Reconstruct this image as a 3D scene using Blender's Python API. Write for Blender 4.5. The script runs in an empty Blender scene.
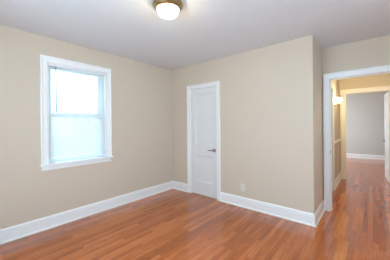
import bpy, bmesh, math, random
from mathutils import Vector, Matrix

random.seed(4)
S = bpy.context.scene
COL = S.collection

# ------------------------------------------------------------------ camera
F_PX, YAW, HOR, EYE, ROLL = 209.441, 0.702, 125.296, 1.297, 0.008
cy, sy = math.cos(YAW), math.sin(YAW)
fwd = Vector((-sy, cy, 0)); rgt = Vector((cy, sy, 0)); up = Vector((0, 0, 1))
r2 = (rgt - ROLL * up).normalized(); u2 = (up + ROLL * rgt).normalized()
cd = bpy.data.cameras.new('camera')
cam = bpy.data.objects.new('camera', cd); COL.objects.link(cam)
M = Matrix((r2, u2, -fwd)).transposed().to_4x4(); M.translation = Vector((0, 0, EYE))
cam.matrix_world = M
cd.sensor_fit = 'HORIZONTAL'; cd.sensor_width = 36.0
cd.lens = F_PX / 390 * 36.0
cd.shift_y = -(130 - HOR) / 390
cd.clip_start = 0.02
S.camera = cam

# ------------------------------------------------------------------ exposure, sky
S.view_settings.view_transform = 'Standard'; S.view_settings.look = 'None'
S.view_settings.gamma = 1; S.view_settings.use_curve_mapping = False
S.view_settings.exposure = -1.17
S.cycles.max_bounces = 10; S.cycles.diffuse_bounces = 6; S.cycles.transmission_bounces = 8
S.cycles.use_denoising = True
S.cycles.sample_clamp_indirect = 6
w = bpy.data.worlds.new('sky'); S.world = w; w.use_nodes = True
bg = w.node_tree.nodes['Background']
bg.inputs[0].default_value = (0.50, 0.77, 1.0, 1); bg.inputs[1].default_value = 25

XL, YB, XO, YP, YQ, YR, CH = -3.161, 3.018, -0.575, 3.673, 6.04, 10.1, 2.44
X1, Y0 = 1.30, -0.62       # right wall and front wall of the bedroom (behind the camera)
T = 0.12


def area(name, loc, to, sx, sz, power, col, portal=False):
    d = bpy.data.lights.new(name, 'AREA'); d.shape = 'RECTANGLE'; d.size = sx; d.size_y = sz
    d.energy = power; d.color = col
    o = bpy.data.objects.new(name, d); COL.objects.link(o); o.location = loc
    o.rotation_euler = (Vector(to) - Vector(loc)).to_track_quat('-Z', 'Y').to_euler()
    if portal: d.cycles.is_portal = True
    return o


# daylight through the seen window (sky portal), then added fill lights at unseen wall openings
area('window_daylight', (XL - 0.17, 1.2135, 1.47), (0, 1.2135, 1.47), 0.78, 1.32, 1, (1, 1, 1), portal=True)
area('front_fill', (-1.05, Y0 - 0.06, 1.45), (-1.05, 3, 1.45), 1.5, 1.3, 32, (1.0, 0.94, 0.87))  # added fill from behind the camera, main room brightness
area('right_fill', (X1 + 0.06, 1.3, 1.45), (-2, 1.3, 1.45), 1.5, 1.3, 7, (1.0, 0.93, 0.86))  # added unseen fill, lifts the return wall and partition
area('far_room_fill', (-2.66, 8.6, 1.45), (0, 8.6, 1.45), 1.6, 1.3, 150, (0.92, 0.96, 1.0))  # added unseen fill, brightens the far room and its open door


# ------------------------------------------------------------------ materials
def new_mat(name):
    m = bpy.data.materials.new(name); m.use_nodes = True
    nt = m.node_tree
    return m, nt, nt.nodes['Principled BSDF']


def plain(name, col, rough=0.5, metal=0.0, noise=0.03, scale=6.0, bump=0.0, bscale=300.0, coat=0.0):
    m, nt, b = new_mat(name)
    N, L = nt.nodes.new, nt.links.new
    tc = N('ShaderNodeTexCoord')
    n = N('ShaderNodeTexNoise'); n.inputs['Scale'].default_value = scale; n.inputs['Detail'].default_value = 4
    L(tc.outputs['Object'], n.inputs['Vector'])
    mx = N('ShaderNodeMix'); mx.data_type = 'RGBA'
    mx.inputs[6].default_value = tuple(c * (1 - noise) for c in col) + (1,)
    mx.inputs[7].default_value = tuple(min(1, c * (1 + noise)) for c in col) + (1,)
    L(n.outputs['Fac'], mx.inputs[0]); L(mx.outputs[2], b.inputs['Base Color'])
    b.inputs['Roughness'].default_value = rough; b.inputs['Metallic'].default_value = metal
    b.inputs['Coat Weight'].default_value = coat
    if bump:
        n2 = N('ShaderNodeTexNoise'); n2.inputs['Scale'].default_value = bscale
        L(tc.outputs['Object'], n2.inputs['Vector'])
        bp = N('ShaderNodeBump'); bp.inputs['Strength'].default_value = bump; bp.inputs['Distance'].default_value = 0.001
        L(n2.outputs['Fac'], bp.inputs['Height']); L(bp.outputs['Normal'], b.inputs['Normal'])
    return m


def emissive(name, col, strength):
    m, nt, b = new_mat(name)
    b.inputs['Base Color'].default_value = col + (1,)
    b.inputs['Emission Color'].default_value = col + (1,)
    b.inputs['Emission Strength'].default_value = strength
    b.inputs['Roughness'].default_value = 0.3
    return m


M_WALL = plain('wall_paint', (0.605, 0.500, 0.392), 0.75, noise=0.015, scale=3, bump=0.15)
M_HALLWALL = plain('hall_wall_paint', (0.56, 0.50, 0.41), 0.7, noise=0.015, scale=3, bump=0.15)
M_FARWALL = plain('far_room_paint', (0.57, 0.545, 0.50), 0.75, noise=0.015, scale=3, bump=0.15)
M_CEIL = plain('ceiling_paint', (0.745, 0.76, 0.775), 0.9, noise=0.01, scale=2, bump=0.1)
M_TRIM = plain('white_trim_paint', (0.87, 0.865, 0.85), 0.35, noise=0.01, scale=8)
M_DOOR = plain('white_door_paint', (0.75, 0.745, 0.73), 0.35, noise=0.01, scale=8)
M_VINYL = plain('white_vinyl', (0.78, 0.80, 0.83), 0.4, noise=0.01)
M_PLASTIC = plain('pale_plastic', (0.66, 0.62, 0.56), 0.35, noise=0.01)
M_DARK = plain('dark_slot', (0.05, 0.045, 0.04), 0.6)
M_NICKEL = plain('satin_nickel', (0.32, 0.29, 0.25), 0.28, metal=1.0, noise=0.05, scale=30)
M_BRASS = plain('aged_brass', (0.42, 0.33, 0.17), 0.33, metal=1.0, noise=0.08, scale=20)
M_BARK = plain('bark', (0.16, 0.12, 0.09), 0.9, noise=0.3, scale=12, bump=0.6, bscale=40)
M_LEAF = plain('leaf', (0.10, 0.16, 0.06), 0.6, noise=0.35, scale=3)
M_LAWN = plain('lawn', (0.46, 0.46, 0.34), 0.9, noise=0.2, scale=20)
M_BOWL = emissive('lit_glass_bowl', (1.0, 0.82, 0.52), 110.0)
M_SHADE = emissive('lit_glass_shade', (1.0, 0.80, 0.45), 290.0)


def mat_glass():
    m, nt, b = new_mat('window_glass')
    N, L = nt.nodes.new, nt.links.new
    out = nt.nodes['Material Output']
    tr = N('ShaderNodeBsdfTransparent'); tr.inputs[0].default_value = (0.95, 0.98, 0.98, 1)
    gl = N('ShaderNodeBsdfGlossy'); gl.inputs['Roughness'].default_value = 0.02
    fr = N('ShaderNodeFresnel'); fr.inputs[0].default_value = 1.35
    mx = N('ShaderNodeMixShader')
    L(fr.outputs[0], mx.inputs[0]); L(tr.outputs[0], mx.inputs[1]); L(gl.outputs[0], mx.inputs[2])
    L(mx.outputs[0], out.inputs[0]); nt.nodes.remove(b)
    return m


def mat_slat():
    m, nt, b = new_mat('blind_slat')
    N, L = nt.nodes.new, nt.links.new
    out = nt.nodes['Material Output']
    b.inputs['Base Color'].default_value = (0.88, 0.885, 0.89, 1); b.inputs['Roughness'].default_value = 0.45
    tl = N('ShaderNodeBsdfTranslucent'); tl.inputs[0].default_value = (0.88, 0.87, 0.87, 1)
    mx = N('ShaderNodeMixShader'); mx.inputs[0].default_value = 0.35
    L(b.outputs[0], mx.inputs[1]); L(tl.outputs[0], mx.inputs[2]); L(mx.outputs[0], out.inputs[0])
    return m


def mat_floor():
    m, nt, b = new_mat('oak_strip_floor')
    N, L = nt.nodes.new, nt.links.new
    tc = N('ShaderNodeTexCoord')
    mp = N('ShaderNodeMapping'); mp.inputs['Rotation'].default_value = (0, 0, math.radians(90))
    L(tc.outputs['Object'], mp.inputs['Vector'])
    br = N('ShaderNodeTexBrick'); br.offset = 0.37; br.offset_frequency = 2; br.squash = 0.72; br.squash_frequency = 3
    for k, v in {'Color1': (0, 0, 0, 1), 'Color2': (1, 1, 1, 1), 'Mortar': (0.5, 0.5, 0.5, 1)}.items():
        br.inputs[k].default_value = v
    br.inputs['Scale'].default_value = 1.0; br.inputs['Mortar Size'].default_value = 0.0009
    br.inputs['Mortar Smooth'].default_value = 0.3
    br.inputs['Brick Width'].default_value = 0.95; br.inputs['Row Height'].default_value = 0.050
    L(mp.outputs[0], br.inputs['Vector'])
    mp2 = N('ShaderNodeMapping'); mp2.inputs['Scale'].default_value = (30, 3.0, 1)
    L(tc.outputs['Object'], mp2.inputs['Vector'])
    # shift the grain per board
    sc = N('ShaderNodeVectorMath'); sc.operation = 'SCALE'; sc.inputs['Scale'].default_value = 17.0
    L(br.outputs['Color'], sc.inputs[0])
    ad = N('ShaderNodeVectorMath'); ad.operation = 'ADD'
    L(mp2.outputs[0], ad.inputs[0]); L(sc.outputs[0], ad.inputs[1])
    gr = N('ShaderNodeTexNoise'); gr.inputs['Scale'].default_value = 1.6; gr.inputs['Detail'].default_value = 6
    gr.inputs['Distortion'].default_value = 0.6
    L(ad.outputs[0], gr.inputs['Vector'])
    rb = N('ShaderNodeValToRGB')
    e = rb.color_ramp.elements
    e[0].position = 0.0; e[0].color = (0.15, 0.031, 0.006, 1)
    e[1].position = 1.0; e[1].color = (0.66, 0.215, 0.060, 1)
    x = e.new(0.5); x.color = (0.42, 0.104, 0.020, 1)
    mm = N('ShaderNodeMath'); mm.operation = 'MULTIPLY_ADD'; mm.inputs[1].default_value = 0.44; mm.inputs[2].default_value = -0.10
    L(br.outputs['Color'], mm.inputs[0])
    m2 = N('ShaderNodeMath'); m2.operation = 'MULTIPLY_ADD'; m2.inputs[1].default_value = 0.78
    L(gr.outputs['Fac'], m2.inputs[0]); L(mm.outputs[0], m2.inputs[2])
    L(m2.outputs[0], rb.inputs[0])
    jx = N('ShaderNodeMix'); jx.data_type = 'RGBA'; jx.inputs[7].default_value = (0.10, 0.035, 0.015, 1)
    mf = N('ShaderNodeMath'); mf.operation = 'MULTIPLY'; mf.inputs[1].default_value = 0.55
    L(br.outputs['Fac'], mf.inputs[0]); L(mf.outputs[0], jx.inputs[0])
    L(rb.outputs[0], jx.inputs[6]); L(jx.outputs[2], b.inputs['Base Color'])
    rr = N('ShaderNodeMapRange'); rr.inputs[3].default_value = 0.13; rr.inputs[4].default_value = 0.16
    L(gr.outputs['Fac'], rr.inputs[0]); L(rr.outputs[0], b.inputs['Roughness'])
    bp = N('ShaderNodeBump'); bp.inputs['Strength'].default_value = 0.03; bp.inputs['Distance'].default_value = 0.001
    pass
    b.inputs['Specular IOR Level'].default_value = 0.5; b.inputs['Coat Weight'].default_value = 0.35; b.inputs['Coat Roughness'].default_value = 0.07
    return m


M_GLASS, M_SLAT, M_FLOOR = mat_glass(), mat_slat(), mat_floor()


# ------------------------------------------------------------------ mesh helpers
def box(bm, a, b, bev=0.0):
    x0, x1 = sorted((a[0], b[0])); y0, y1 = sorted((a[1], b[1])); z0, z1 = sorted((a[2], b[2]))
    v = [bm.verts.new(p) for p in ((x0, y0, z0), (x1, y0, z0), (x1, y1, z0), (x0, y1, z0),
                                   (x0, y0, z1), (x1, y0, z1), (x1, y1, z1), (x0, y1, z1))]
    fs = [bm.faces.new([v[i] for i in q]) for q in ((3, 2, 1, 0), (4, 5, 6, 7), (0, 1, 5, 4), (1, 2, 6, 5), (2, 3, 7, 6), (3, 0, 4, 7))]
    if bev:
        es = list({e for f in fs for e in f.edges})
        bmesh.ops.bevel(bm, geom=es, offset=bev, segments=2, affect='EDGES', profile=0.5)


def tube(bm, pts, rad, n=12):
    pts = [Vector(p) for p in pts]
    rads = rad if isinstance(rad, (list, tuple)) else [rad] * len(pts)
    rings = []
    for i, p in enumerate(pts):
        d = (pts[min(i + 1, len(pts) - 1)] - pts[max(i - 1, 0)]).normalized()
        a = d.orthogonal().normalized() if i == 0 else (pa - pa.dot(d) * d).normalized()
        pa = a; c = d.cross(a)
        rings.append([bm.verts.new(p + rads[i] * (math.cos(t) * a + math.sin(t) * c)) for t in [k * 2 * math.pi / n for k in range(n)]])
    for r0, r1 in zip(rings, rings[1:]):
        for k in range(n):
            f = bm.faces.new((r0[k], r0[(k + 1) % n], r1[(k + 1) % n], r1[k])); f.smooth = True
    bm.faces.new(rings[0][::-1]); bm.faces.new(rings[-1])


def lathe(bm, prof, c, axis='Z', n=40):
    """prof: (radius, height) pairs about a vertical axis (or about +X / -Y) through c"""
    def P(r, h, t):
        a, b = r * math.cos(t), r * math.sin(t)
        v = {'Z': (a, b, h), 'X': (h, a, b), '-Y': (a, -h, b)}[axis]
        return (c[0] + v[0], c[1] + v[1], c[2] + v[2])
    rings = []
    for r, h in prof:
        if r < 1e-6: rings.append([bm.verts.new(P(0, h, 0))])
        else: rings.append([bm.verts.new(P(r, h, k * 2 * math.pi / n)) for k in range(n)])
    for a, b in zip(rings, rings[1:]):
        for k in range(n):
            q = [a[k % len(a)], a[(k + 1) % len(a)], b[(k + 1) % len(b)], b[k % len(b)]]
            u = []
            for vv in q:
                if vv not in u: u.append(vv)
            if len(u) > 2: bm.faces.new(u).smooth = True


def obj(name, bm, mat, parent=None):
    bmesh.ops.recalc_face_normals(bm, faces=bm.faces[:])
    me = bpy.data.meshes.new(name); bm.to_mesh(me); bm.free()
    me.materials.append(mat)
    o = bpy.data.objects.new(name, me); COL.objects.link(o)
    if parent: o.parent = parent
    return o


def tag(o, label, cat=None, kind=None, group=None):
    o['label'] = label
    if cat: o['category'] = cat
    if kind: o['kind'] = kind
    if group: o['group'] = group
    return o


def struct(name, boxes, mat, label, cat, bev=0.0):
    bm = bmesh.new()
    for a, b in boxes: box(bm, a, b, bev)
    return tag(obj(name, bm, mat), label, cat, 'structure')


def empty(name, loc):
    o = bpy.data.objects.new(name, None); COL.objects.link(o); o.location = loc
    o.empty_display_size = 0.1
    return o


def shift(o, loc):
    """re-base a child mesh built in world space so it sits under a parent at loc"""
    o.data.transform(Matrix.Translation(-Vector(loc)))
    return o


# ------------------------------------------------------------------ shell
WY0, WY1, WZ0, WZ1 = 0.828, 1.600, 0.815, 2.125       # window opening
DX0, DX1, DZ = -2.672, -2.048, 1.992                  # closet door rough opening
PX0, PX1, PZ = -0.498, 0.305, 1.990                   # doorway to hall, rough
QX0, QX1, QZ = -0.500, 0.335, 2.030                   # doorway to far room, rough
LW = 0.18                                             # outside wall thickness

struct('floor', [((XL - LW, Y0 - LW, -0.12), (3.1, YR + T, 0))], M_FLOOR, 'glossy orange-brown hardwood strip floor running through bedroom, hall and far room', 'floor')
struct('ceiling', [((XL - LW, Y0 - LW, CH), (3.1, YR + T, CH + 0.12))], M_CEIL, 'flat white painted ceiling', 'ceiling')
struct('wall_left', [((XL - LW, Y0 - LW, 0), (XL, WY0, CH)), ((XL - LW, WY1, 0), (XL, YB + T, CH)),
                     ((XL - LW, WY0, 0), (XL, WY1, WZ0)), ((XL - LW, WY0, WZ1), (XL, WY1, CH))],
       M_WALL, 'beige painted wall with the window in it', 'wall')
struct('wall_back', [((XL, YB, 0), (DX0, YB + T, CH)), ((DX1, YB, 0), (XO, YB + T, CH)), ((DX0, YB, DZ), (DX1, YB + T, CH))],
       M_WALL, 'beige painted wall holding the closed white door', 'wall')
struct('wall_return', [((XO - T, YB + T, 0), (XO, YP, CH))], M_WALL, 'narrow shaded beige wall at the outer corner, with light switch', 'wall')
struct('wall_partition', [((XO - T, YP, 0), (PX0, YP + T, CH)), ((PX1, YP, 0), (X1, YP + T, CH)), ((PX0, YP, PZ), (PX1, YP + T, CH))],
       M_WALL, 'beige wall above and around the open doorway to the hall', 'wall')
struct('wall_right', [((X1, Y0, 0), (X1 + T, 0.55, CH)), ((X1, 2.05, 0), (X1 + T, YP + T, CH)), ((X1, 0.55, 0), (X1 + T, 2.05, 0.8)), ((X1, 0.55, 2.1), (X1 + T, 2.05, CH))], M_WALL, 'beige bedroom wall on the right', 'wall')  # opening put in for the added light on the right
fx0, fx1, fz0, fz1 = -1.8, -0.3, 0.80, 2.10  # unseen opening added to let the front fill in
struct('wall_front', [((XL, Y0 - T, 0), (fx0, Y0, CH)), ((fx1, Y0 - T, 0), (X1 + T, Y0, CH)),
                      ((fx0, Y0 - T, 0), (fx1, Y0, fz0)), ((fx0, Y0 - T, fz1), (fx1, Y0, CH))],
       M_WALL, 'beige bedroom wall behind the viewer with an opening added for fill light', 'wall')
# closet behind the white door
struct('wall_closet', [((XL, YP + T - 0.1, 0), (XO - T, YP + T, CH))], M_WALL, 'closet back wall behind the white door', 'wall')
HXL = -0.590; HXR = 0.62
struct('wall_hall_left', [((HXL - T, YP + T, 0), (HXL, 4.05, CH)), ((HXL - T, 4.83, 0), (HXL, YQ, CH)), ((HXL - T, 4.05, 2.0), (HXL, 4.83, CH))], M_HALLWALL, 'warm lit hall wall carrying the sconce and chair rail', 'wall')
struct('wall_hall_right', [((HXR, YP + T, 0), (HXR + T, YQ, CH))], M_HALLWALL, 'right side wall of the hall', 'wall')
struct('wall_hall_end', [((-2.6, YQ, 0), (QX0, YQ + T, CH)), ((QX1, YQ, 0), (3.1, YQ + T, CH)), ((QX0, YQ, QZ), (QX1, YQ + T, CH))],
       M_HALLWALL, 'yellow lit wall above the second doorway at the end of the hall', 'wall')
struct('wall_far', [((-2.6, YR, 0), (3.1, YR + T, CH))], M_FARWALL, 'pale far wall of the room beyond the hall', 'wall')
struct('wall_far_left', [((-2.72, YQ, 0), (-2.6, 7.8, CH)), ((-2.72, 9.4, 0), (-2.6, YR + T, CH)), ((-2.72, 7.8, 0), (-2.6, 9.4, 0.8)), ((-2.72, 7.8, 2.1), (-2.6, 9.4, CH))], M_FARWALL, 'left side wall of the far room with an opening made for its fill light', 'wall')  # opening added to admit the far room fill
struct('wall_far_right', [((2.98, YQ + T, 0), (3.1, YR, CH))], M_FARWALL, 'right side wall of the far room', 'wall')

# ------------------------------------------------------------------ baseboards
BB = [(0.0, 0.0), (0.030, 0.0), (0.0295, 0.008), (0.026, 0.016), (0.0175, 0.021), (0.0165, 0.022), (0.0165, 0.118),
      (0.0125, 0.121), (0.0125, 0.126), (0.0165, 0.130), (0.016, 0.137), (0.009, 0.147), (0.006, 0.154), (0.0, 0.156)]


def sweep(path, prof, side):
    """returns one bmesh per segment of the xy path, mitred; side=+1 puts the profile on the left of travel"""
    pts = [Vector(p) for p in path]
    dirs = [(b - a).normalized() for a, b in zip(pts, pts[1:])]
    nrm = [Vector((-d.y, d.x)) * side for d in dirs]
    offs = []
    for i in range(len(pts)):
        if i == 0: offs.append(nrm[0])
        elif i == len(pts) - 1: offs.append(nrm[-1])
        else:
            m = (nrm[i - 1] + nrm[i]).normalized(); offs.append(m / m.dot(nrm[i]))
    res = []
    for i in range(len(dirs)):
        bm = bmesh.new()
        ends = [[bm.verts.new((pts[j].x + offs[j].x * d, pts[j].y + offs[j].y * d, z)) for d, z in prof] for j in (i, i + 1)]
        n = len(prof)
        for k in range(n):
            bm.faces.new((ends[0][k], ends[0][(k + 1) % n], ends[1][(k + 1) % n], ends[1][k]))
        bm.faces.new(ends[0]); bm.faces.new(ends[1][::-1])
        res.append(bm)
    return res


def baseboards(path, side, names):
    for bm, (n, lab) in zip(sweep(path, BB, side), names):
        tag(obj(n, bm, M_TRIM), lab, 'baseboard', 'structure')


CW = 0.078
dl, dr = -2.737, -1.985
baseboards([(XL, 0.385), (XL, YB), (dl, YB)], -1, [('baseboard_left', 'tall white baseboard along the window wall'),
                                                  ('baseboard_corner', 'short white baseboard between room corner and closed door')])
baseboards([(dr, YB), (XO, YB), (XO, YP)], -1, [('baseboard_back', 'white baseboard right of the closed door, under the outlet'),
                                               ('baseboard_return', 'short white baseboard around the outer corner')])
baseboards([(HXL, 4.905), (HXL, YQ), (-0.576, YQ)], -1, [('baseboard_hall', 'white baseboard along the left hall wall'),
                                                         ('baseboard_hall_end', 'stub of white baseboard beside second doorway')])
baseboards([(-2.6, YR), (2.98, YR)], -1, [('baseboard_far', 'white baseboard across the far room wall')])
baseboards([(0.38, YP), (X1, YP), (X1, Y0), (XL, Y0), (XL, 0.27)], -1,
           [('baseboard_partition', 'white baseboard right of the hall doorway'), ('baseboard_right', 'white baseboard on the right wall'),
            ('baseboard_front', 'white baseboard behind the viewer'), ('baseboard_near_left', 'white baseboard left of the plinth block')])
struct('trim_plinth', [((XL, 0.27, 0), (XL + 0.034, 0.385, 0.165))], M_TRIM, 'white plinth block ending the baseboard at the left edge', 'trim', 0.002)

# ------------------------------------------------------------------ casings
CAS = [(0.0, 0.0), (0.0, 0.011), (0.010, 0.014), (0.052, 0.017), (0.058, 0.024), (0.070, 0.026), (0.078, 0.022), (0.078, 0.0)]


def casing(name, label, plane, x0, x1, ztop, face, zbot=0.0, width=CW, sides=True, mat=None):
    """picture-frame casing round an opening; plane='Y' (wall normal -Y at y=face) or 'X' (normal +X at x=face)"""
    k = width / 0.078
    bm = bmesh.new()
    def P(a, z, d):
        return (a, face - d, z) if plane == 'Y' else ((a, face + d, z) if plane == 'Y+' else (face + d, a, z))
    rows = []
    for o, d in CAS:
        o *= k
        rows.append([bm.verts.new(P(x0 - o, zbot, d)), bm.verts.new(P(x0 - o, ztop + o, d)),
                     bm.verts.new(P(x1 + o, ztop + o, d)), bm.verts.new(P(x1 + o, zbot, d))])
    n = len(rows)
    for i in range(n):
        a, b = rows[i], rows[(i + 1) % n]
        for j in range(3): bm.faces.new((a[j], a[j + 1], b[j + 1], b[j]))
    bm.faces.new([r[0] for r in rows]); bm.faces.new([r[3] for r in rows][::-1])
    return tag(obj(name, bm, mat or M_TRIM), label, 'casing', 'structure')


def lining(name, label, x0, x1, z1, y0, y1, stop=None, t=0.02):
    bm = bmesh.new()
    box(bm, (x0, y0, 0), (x0 + t, y1, z1)); box(bm, (x1 - t, y0, 0), (x1, y1, z1)); box(bm, (x0 + t, y0, z1 - t), (x1 - t, y1, z1))
    if stop:
        a, b = stop
        box(bm, (x0 + t, a, 0), (x0 + t + .011, b, z1 - t)); box(bm, (x1 - t - .011, a, 0), (x1 - t, b, z1 - t))
        box(bm, (x0 + t + .011, a, z1 - t - .011), (x1 - t - .011, b, z1 - t))
    return tag(obj(name, bm, M_TRIM), label, 'door frame', 'structure')


# closet door
lining('trim_closet_jamb', 'white jamb of the closed door', DX0, DX1, DZ, YB, YB + T, (YB + 0.052, YB + 0.085), t=0.014)
casing('trim_closet_casing', 'white casing around the closed door', 'Y', DX0 + 0.010, DX1 - 0.010, DZ - 0.010, YB, width=0.073)
# doorway to hall
lining('trim_hall_jamb', 'white jamb of the open doorway to the hall, with strike plate', PX0, PX1, PZ, YP, YP + T, (YP + 0.05, YP + 0.083))
casing('trim_hall_casing', 'white casing around the open hall doorway, bedroom side', 'Y', PX0 + 0.018, PX1 - 0.018, PZ - 0.018, YP, width=0.080)
casing('trim_hall_casing_inner', 'white casing of the hall doorway on its hall side', 'Y+', PX0 + 0.018, PX1 - 0.018, PZ - 0.018, YP + T, width=0.080)
# doorway to far room
lining('trim_far_jamb', 'white jamb of the second doorway', QX0, QX1, QZ, YQ, YQ + T, (YQ + 0.03, YQ + 0.06))
casing('trim_far_casing', 'white casing around the second doorway at the end of the hall', 'Y', QX0 + 0.018, QX1 - 0.018, QZ - 0.018, YQ, width=0.092)
# chair rail
crb = sweep([(HXL, 4.905), (HXL, YQ)], [(0, .895), (.012, .897), (.022, .912), (.022, .928), (.030, .934), (.030, .945), (0, .948)], -1)[0]
tag(obj('trim_chair_rail', crb, M_TRIM), 'white chair rail along the left hall wall', 'chair rail', 'structure')


# ------------------------------------------------------------------ doors
def panel_door(name, label, w, z0, z1, t, panels, mat):
    """door in local space: x 0..w, y 0..t (front face y=0), frame mesh is the root"""
    bm = bmesh.new()
    st = panels[0][0]
    box(bm, (0, 0, z0), (st, t, z1)); box(bm, (w - st, 0, z0), (w, t, z1))
    zs = [z0] + [z for p in panels for z in (p[1], p[2])] + [z1]
    for a, b in zip(zs[::2], zs[1::2]): box(bm, (st, 0, a), (w - st, t, b))
    root = obj(name, bm, mat)
    tag(root, label, 'door', 'structure')
    for (s_, a, b) in panels:
        bm = bmesh.new()
        x0, x1 = st, w - st
        for sgn, yf in ((1, 0), (-1, t)):
            loops = [(0.0, 0.0), (0.008, 0.004), (0.016, 0.005), (0.022, 0.013), (0.03, 0.0135)]
            rings = []
            for o, d in loops:
                y = yf + sgn * d
                rings.append([bm.verts.new(p) for p in ((x0 + o, y, a + o), (x1 - o, y, a + o), (x1 - o, y, b - o), (x0 + o, y, b - o))])
            for r0, r1 in zip(rings, rings[1:]):
                for k in range(4): bm.faces.new((r0[k], r0[(k + 1) % 4], r1[(k + 1) % 4], r1[k]))
            bm.faces.new(rings[-1])
        obj('panel', bm, mat, root)
    return root


def lever(parent, x, z, direction, yface, sgn):
    """lever handle on a door face, in door local space; sgn -1 = sticks out toward -y"""
    bm = bmesh.new()
    prof = [(0, 0), (0.033, 0), (0.033, 0.005), (0.028, 0.010), (0.014, 0.012), (0.012, 0.045), (0, 0.045)]
    lathe(bm, [(r, h) for r, h in prof], (0, 0, 0), '-Y', 24)
    if sgn > 0:
        for v in bm.verts: v.co.y = -v.co.y
    for v in bm.verts: v.co += Vector((x, yface, z))
    rose = obj('handle', bm, M_NICKEL, parent); rose['label'] = 'dark satin metal lever handle'
    bm = bmesh.new()
    y = yface + sgn * 0.045
    tube(bm, [(x - direction * 0.006, y, z), (x + direction * 0.03, y, z + 0.001), (x + direction * 0.07, y, z - 0.002), (x + direction * 0.112, y - sgn * 0.006, z - 0.006)],
         [0.011, 0.0095, 0.008, 0.0085])
    obj('lever', bm, M_NICKEL, rose)


d1 = panel_door('door_1', 'closed white two-panel closet door with lever handle', (DX1 - DX0) - 0.034, 0.008, DZ - 0.017, 0.036,
                [(0.085, 0.245, 0.735), (0.085, 0.945, 1.885)], M_DOOR)
d1.location = (DX0 + 0.017, YB + 0.014, 0)
lever(d1, (DX1 - DX0) - 0.034 - 0.058, 0.85, -1, 0, -1)
for hz in (0.25, 1.76):
    bm = bmesh.new()
    tube(bm, [(-0.004, -0.006, hz), (-0.004, -0.006, hz + 0.085)], 0.006, 10)
    tube(bm, [(-0.004, -0.006, hz + 0.085), (-0.004, -0.006, hz + 0.092)], [0.007, 0.003], 10)
    box(bm, (-0.004, -0.003, hz + .003), (0.016, 0.0005, hz + 0.082))
    h = obj('hinge', bm, M_DOOR, d1); h['label'] = 'white painted hinge'

d2 = panel_door('door_2', 'open white door swung back into the far room', 0.745, 0.008, QZ - 0.026, 0.036,
                [(0.10, 0.25, 0.74), (0.10, 0.95, 1.90)], M_DOOR)
d2.location = (0.314, YQ + T + 0.004, 0)
d2.rotation_euler = (0, 0, math.radians(93.6))
# local +x runs into the far room; local +y (the back, y=t) faces -x, toward the view
lever(d2, 0.69, 0.89, -1, 0.036, 1)
lever(d2, 0.69, 0.89, -1, 0.0, -1)
for hz in (0.25, 1.70):
    bm = bmesh.new(); tube(bm, [(-0.002, 0.040, hz), (-0.002, 0.040, hz + 0.09)], 0.006, 10); obj('hinge', bm, M_DOOR, d2)

d3 = panel_door('door_3', 'white door in the left hall wall, seen at a glancing angle', 0.744, 0.008, 1.978, 0.036,
                [(0.10, 0.25, 0.74), (0.10, 0.95, 1.88)], M_DOOR)
d3.location = (HXL - 0.012, 4.068, 0); d3.rotation_euler = (0, 0, math.radians(90))
lever(d3, 0.06, 0.89, 1, 0.0, -1)
casing('trim_hall_door_casing', 'white casing round the door in the left hall wall', 'X', 4.065, 4.815, 1.985, HXL, width=0.085)

# strike plate in the hall doorway jamb
bm = bmesh.new()
box(bm, (PX0 + 0.02, YP + 0.008, 0.852), (PX0 + 0.0215, YP + 0.042, 0.912), 0.0005)
box(bm, (PX0 + 0.02, YP + 0.018, 0.867), (PX0 + 0.0222, YP + 0.032, 0.897))
tag(obj('strike_plate', bm, plain('dark_bronze', (0.10, 0.085, 0.07), 0.4, metal=0.6)), 'small dark metal strike plate on the hall doorway jamb', 'strike plate')

# ------------------------------------------------------------------ window
casing('trim_window_casing', 'white casing around the window', 'X', WY0 - 0.002, WY1 + 0.002, WZ1 - 0.005, XL, zbot=WZ0 + 0.01, width=0.076)
struct('trim_window_stool', [((XL - 0.075, WY0, WZ0 - 0.015), (XL + 0.001, WY1, WZ0 + 0.010)), ((XL, 0.735, WZ0 - 0.015), (XL + 0.055, 1.69, WZ0 + 0.010))],
       M_TRIM, 'white window stool ledge under the blind', 'window sill', 0.0035)
struct('trim_window_apron', [((XL, 0.757, 0.742), (XL + 0.017, 1.670, WZ0 - 0.015))], M_TRIM, 'white apron board below the window stool', 'trim', 0.003)
struct('trim_window_reveal', [((XL - LW, WY0 - 0.0005, WZ0), (XL, WY0 + 0.012, WZ1)), ((XL - LW, WY1 - 0.012, WZ0), (XL, WY1 + 0.0005, WZ1)),
                              ((XL - LW, WY0, WZ1 - 0.012), (XL, WY1, WZ1 + .0005))], M_TRIM, 'white window jamb lining', 'trim')
bm = bmesh.new()
box(bm, (XL - LW - 0.04, WY0 - 0.01, WZ0 - 0.04), (XL - 0.075, WY1 + 0.01, WZ0 - 0.0))
a0, a1 = WY0 + 0.012, WY1 - 0.012
for (y0, y1) in ((a0, a0 + 0.018), (a1 - 0.018, a1)): box(bm, (XL - 0.165, y0, WZ0), (XL - 0.075, y1, WZ1 - 0.012))
win = tag(obj('window_1', bm, M_VINYL), 'double-hung white window glowing with daylight behind a mini blind', 'window', 'structure')


def sash(x0, x1, z0, z1, nm, lab):
    bm = bmesh.new()
    s0, s1 = a0 + 0.018, a1 - 0.018
    box(bm, (x0, s0, z0), (x1, s0 + 0.042, z1), .002); box(bm, (x0, s1 - 0.042, z0), (x1, s1, z1), .002)
    box(bm, (x0, s0 + .042, z0), (x1, s1 - .042, z0 + 0.045), .002); box(bm, (x0, s0 + .042, z1 - 0.042), (x1, s1 - .042, z1), .002)
    o = obj(nm, bm, M_VINYL, win); o['label'] = lab
    bm = bmesh.new(); xm = (x0 + x1) / 2
    box(bm, (xm - .002, s0 + .04, z0 + .043), (xm + .002, s1 - .04, z1 - .04)); obj('pane', bm, M_GLASS, o)


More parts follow.
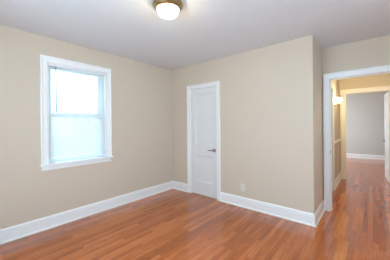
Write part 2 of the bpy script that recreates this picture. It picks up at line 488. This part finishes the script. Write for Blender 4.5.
sash(XL - 0.118, XL - 0.085, WZ0 + 0.004, 1.470, 'sash', 'lower white window sash')
sash(XL - 0.155, XL - 0.122, 1.425, WZ1 - 0.014, 'sash', 'upper white window sash')

# blind
bx = XL - 0.019
by0, by1 = WY0 + 0.014, WY1 - 0.018
base = (bx, (by0 + by1) / 2, WZ1)
bl = empty('window_blind', base)
tag(bl, 'white mini blind with tilt wand hanging inside the window frame', 'blind')
bm = bmesh.new(); box(bm, (bx - 0.018, by0, WZ1 - 0.045), (bx + 0.018, by1, WZ1 - 0.013), .002)
shift(obj('headrail', bm, M_VINYL, bl), base)
ZB = 0.876
bm = bmesh.new(); box(bm, (bx - 0.012, by0 + .004, ZB), (bx + 0.012, by1 - .004, ZB + 0.012), .003)
shift(obj('bottom_rail', bm, M_VINYL, bl), base)
bm = bmesh.new()
z = ZB + 0.026; tilt = math.radians(50)
while z < WZ1 - 0.05:
    prev = None
    for k in range(5):
        u = -1 + k * 0.5
        dx = 0.0125 * u * math.cos(tilt); dz = -0.0125 * u * math.sin(tilt) + 0.0018 * (1 - u * u)
        cur = [[bm.verts.new((bx + dx, y, z + dz + h)) for y in (by0 + .004, by1 - .004)] for h in (0, -.0004)]
        if prev:
            bm.faces.new((prev[0][0], prev[0][1], cur[0][1], cur[0][0])); bm.faces.new((prev[1][0], cur[1][0], cur[1][1], prev[1][1]))
            for e in (0, 1): bm.faces.new((prev[0][e], cur[0][e], cur[1][e], prev[1][e]))
        else: bm.faces.new((cur[0][0], cur[0][1], cur[1][1], cur[1][0]))
        prev = cur
    bm.faces.new((prev[0][0], prev[1][0], prev[1][1], prev[0][1]))
    z += 0.0205
shift(obj('slats', bm, M_SLAT, bl), base)
for fy in (0.18, 0.82):
    y = by0 + (by1 - by0) * fy
    bm = bmesh.new()
    for dx in (-0.0135, 0.0135): tube(bm, [(bx + dx, y, ZB + 0.01), (bx + dx, y, WZ1 - 0.04)], 0.0007, 5)
    shift(obj('ladder_cord', bm, M_VINYL, bl), base)
bm = bmesh.new()
wy = 0.922
tube(bm, [(bx + 0.018, wy, WZ1 - 0.035), (bx + 0.024, wy, WZ1 - 0.045), (bx + 0.024, wy, 1.49)], [0.003, 0.0045, 0.005], 8)
tube(bm, [(bx + 0.024, wy, 1.49), (bx + 0.024, wy, 1.478)], [0.0055, 0.0055], 8)
shift(obj('tilt_wand', bm, plain('clear_grey_plastic', (0.26, 0.28, 0.30), 0.3), bl), base)

# ------------------------------------------------------------------ ceiling light
lc = (-1.448, 1.334, CH)
cl = empty('ceiling_light', lc)
tag(cl, 'small round flush ceiling light with lit glass bowl and brass ring', 'ceiling light')
bm = bmesh.new()
lathe(bm, [(0, 0), (0.128, 0), (0.130, -0.010), (0.137, -0.014), (0.141, -0.026), (0.136, -0.038), (0.126, -0.046), (0.116, -0.060), (0.108, -0.066), (0.101, -0.066), (0.101, -0.040), (0, -0.040)], (0, 0, 0), n=56)
obj('mounting_ring', bm, M_BRASS, cl)
bm = bmesh.new()
pr = [(0.100, -0.045)] + [(0.100 * math.cos(a), -0.060 - 0.077 * math.sin(a)) for a in [i * math.pi / 2 / 14 for i in range(15)]]
pr[-1] = (0, -0.137)
lathe(bm, pr, (0, 0, 0), n=56)
obj('glass_bowl', bm, M_BOWL, cl)
bm = bmesh.new()
lathe(bm, [(0, -0.134), (0.015, -0.137), (0.017, -0.141), (0.007, -0.143), (0.008, -0.149), (0.005, -0.156), (0, -0.158)], (0, 0, 0), n=20)
obj('finial', bm, M_BRASS, cl)

# ------------------------------------------------------------------ added ceiling lamp, out of view, to brighten the hall
hp = (0.36, 4.55, CH)
hl = empty('hall_fill_lamp', hp); tag(hl, 'added unseen ceiling lamp brightening the hall from behind the door header', 'ceiling light')
bm = bmesh.new(); lathe(bm, [(0, 0), (0.10, 0), (0.10, -0.03), (0, -0.03)], (0, 0, 0), n=32); obj('base', bm, M_BRASS, hl)
bm = bmesh.new(); lathe(bm, [(0.09, -0.03), (0.085, -0.07), (0.055, -0.10), (0, -0.11)], (0, 0, 0), n=32); obj('glass_bowl', bm, emissive('hall_fill_glass', (1.0, 0.82, 0.50), 310.0), hl)

# ------------------------------------------------------------------ sconce in the hall
sc = (HXL, 5.13, 1.675)
sn = empty('wall_sconce', sc)
tag(sn, 'small lit glass wall sconce beside the second doorway in the hall', 'wall lamp')
bm = bmesh.new(); lathe(bm, [(0, 0), (0.045, 0), (0.045, 0.006), (0.030, 0.014), (0.012, 0.018), (0, 0.018)], (0, 0, 0), 'X', 24)
obj('backplate', bm, M_BRASS, sn)
bm = bmesh.new(); tube(bm, [(0.012, 0, 0), (0.035, 0, -0.012), (0.060, 0, -0.008), (0.07, 0, 0.02), (0.07, 0, 0.045)], 0.006)
lathe(bm, [(0, .04), (.018, .042), (.040, .052), (.042, .058), (0, .058)], (0.07, 0, 0), n=20)
obj('arm', bm, M_BRASS, sn)
bm = bmesh.new(); lathe(bm, [(0, .056), (.030, .058), (.048, .075), (.056, .10), (.054, .125), (.060, .150), (.055, .149), (.050, .125), (0, .120)], (0.07, 0, 0), n=28)
obj('glass_shade', bm, M_SHADE, sn)

# ------------------------------------------------------------------ outlet and switch
oc = (-1.571, YB, 0.305)
ou = empty('wall_outlet', oc); tag(ou, 'pale duplex outlet low on the beige wall, right of the closed door', 'outlet')
bm = bmesh.new(); box(bm, (-.036, -.006, -.057), (.036, 0, .057), .002)
obj('cover_plate', bm, M_PLASTIC, ou)
for dz in (-.0195, .0195):
    bm = bmesh.new(); box(bm, (-.017, -.0075, dz - .014), (.017, -.005, dz + .014), .003)
    rc = obj('receptacle', bm, M_PLASTIC, ou)
    bm = bmesh.new()
    for sx in (-.0065, .0065): box(bm, (sx - .0012, -.0078, dz - .003), (sx + .0012, -.0070, dz + .007))
    box(bm, (-.002, -.0078, dz - .010), (.002, -.0070, dz - .006))
    s = obj('slots', bm, M_DARK, rc)
bm = bmesh.new(); lathe(bm, [(0, .006), (.003, .006), (.003, .0075), (0, .008)], (0, 0, 0), '-Y', 12); obj('screw', bm, M_NICKEL, ou)

swc = (XO, 3.505, 1.235)
sw = empty('light_switch', swc); tag(sw, 'light switch on the narrow wall beside the hall doorway', 'light switch')
bm = bmesh.new(); box(bm, (0, -.035, -.057), (.006, .035, .057), .002)
obj('cover_plate', bm, M_PLASTIC, sw)
bm = bmesh.new(); box(bm, (.004, -.005, -.012), (.009, .005, .012), .001); box(bm, (.006, -.004, .0), (.018, .004, .009), .001)
obj('toggle', bm, M_PLASTIC, sw)

# ------------------------------------------------------------------ outside
bm = bmesh.new(); box(bm, (-30, -14, -0.7), (XL - LW, 18, -0.6))
tag(obj('lawn', bm, M_LAWN), 'green lawn outside the window', 'ground', 'structure')
tb = (-7.6, 3.1, -0.9)
tr = empty('tree', tb); tag(tr, 'leafy tree standing outside behind the lower window pane', 'tree')
bm = bmesh.new()
tube(bm, [(0, 0, 0), (0.05, 0.02, 0.8), (0, 0, 1.5), (0.1, 0.1, 2.4)], [0.16, 0.12, 0.10, 0.03], 10)
tips = []
for k in range(14):
    a = k * 2.4; zz = 0.7 + 0.11 * k; L_ = random.uniform(0.6, 0.95) * (1 - 0.025 * k)
    p = [(0, 0, zz), (0.5 * L_ * math.cos(a), 0.5 * L_ * math.sin(a), zz + 0.22), (L_ * math.cos(a), L_ * math.sin(a), zz + 0.38)]
    tube(bm, p, [0.035, 0.022, 0.008], 6); tips += [Vector(p[1]), Vector(p[2]), Vector(p[2])]
obj('trunk', bm, M_BARK, tr)
bm = bmesh.new()
for k in range(2600):
    c = random.choice(tips) + Vector([random.gauss(0, 0.17) for _ in range(3)])
    q = Matrix.Rotation(random.uniform(0, 6.28), 3, Vector([random.gauss(0, 1) for _ in range(3)]).normalized())
    s = random.uniform(0.035, 0.065)
    vs = [bm.verts.new(c + q @ Vector(p) * s) for p in ((-1, 0, 0), (0, -.45, .12), (1, 0, 0), (0, .45, .12))]
    bm.faces.new(vs)
obj('foliage', bm, M_LEAF, tr)
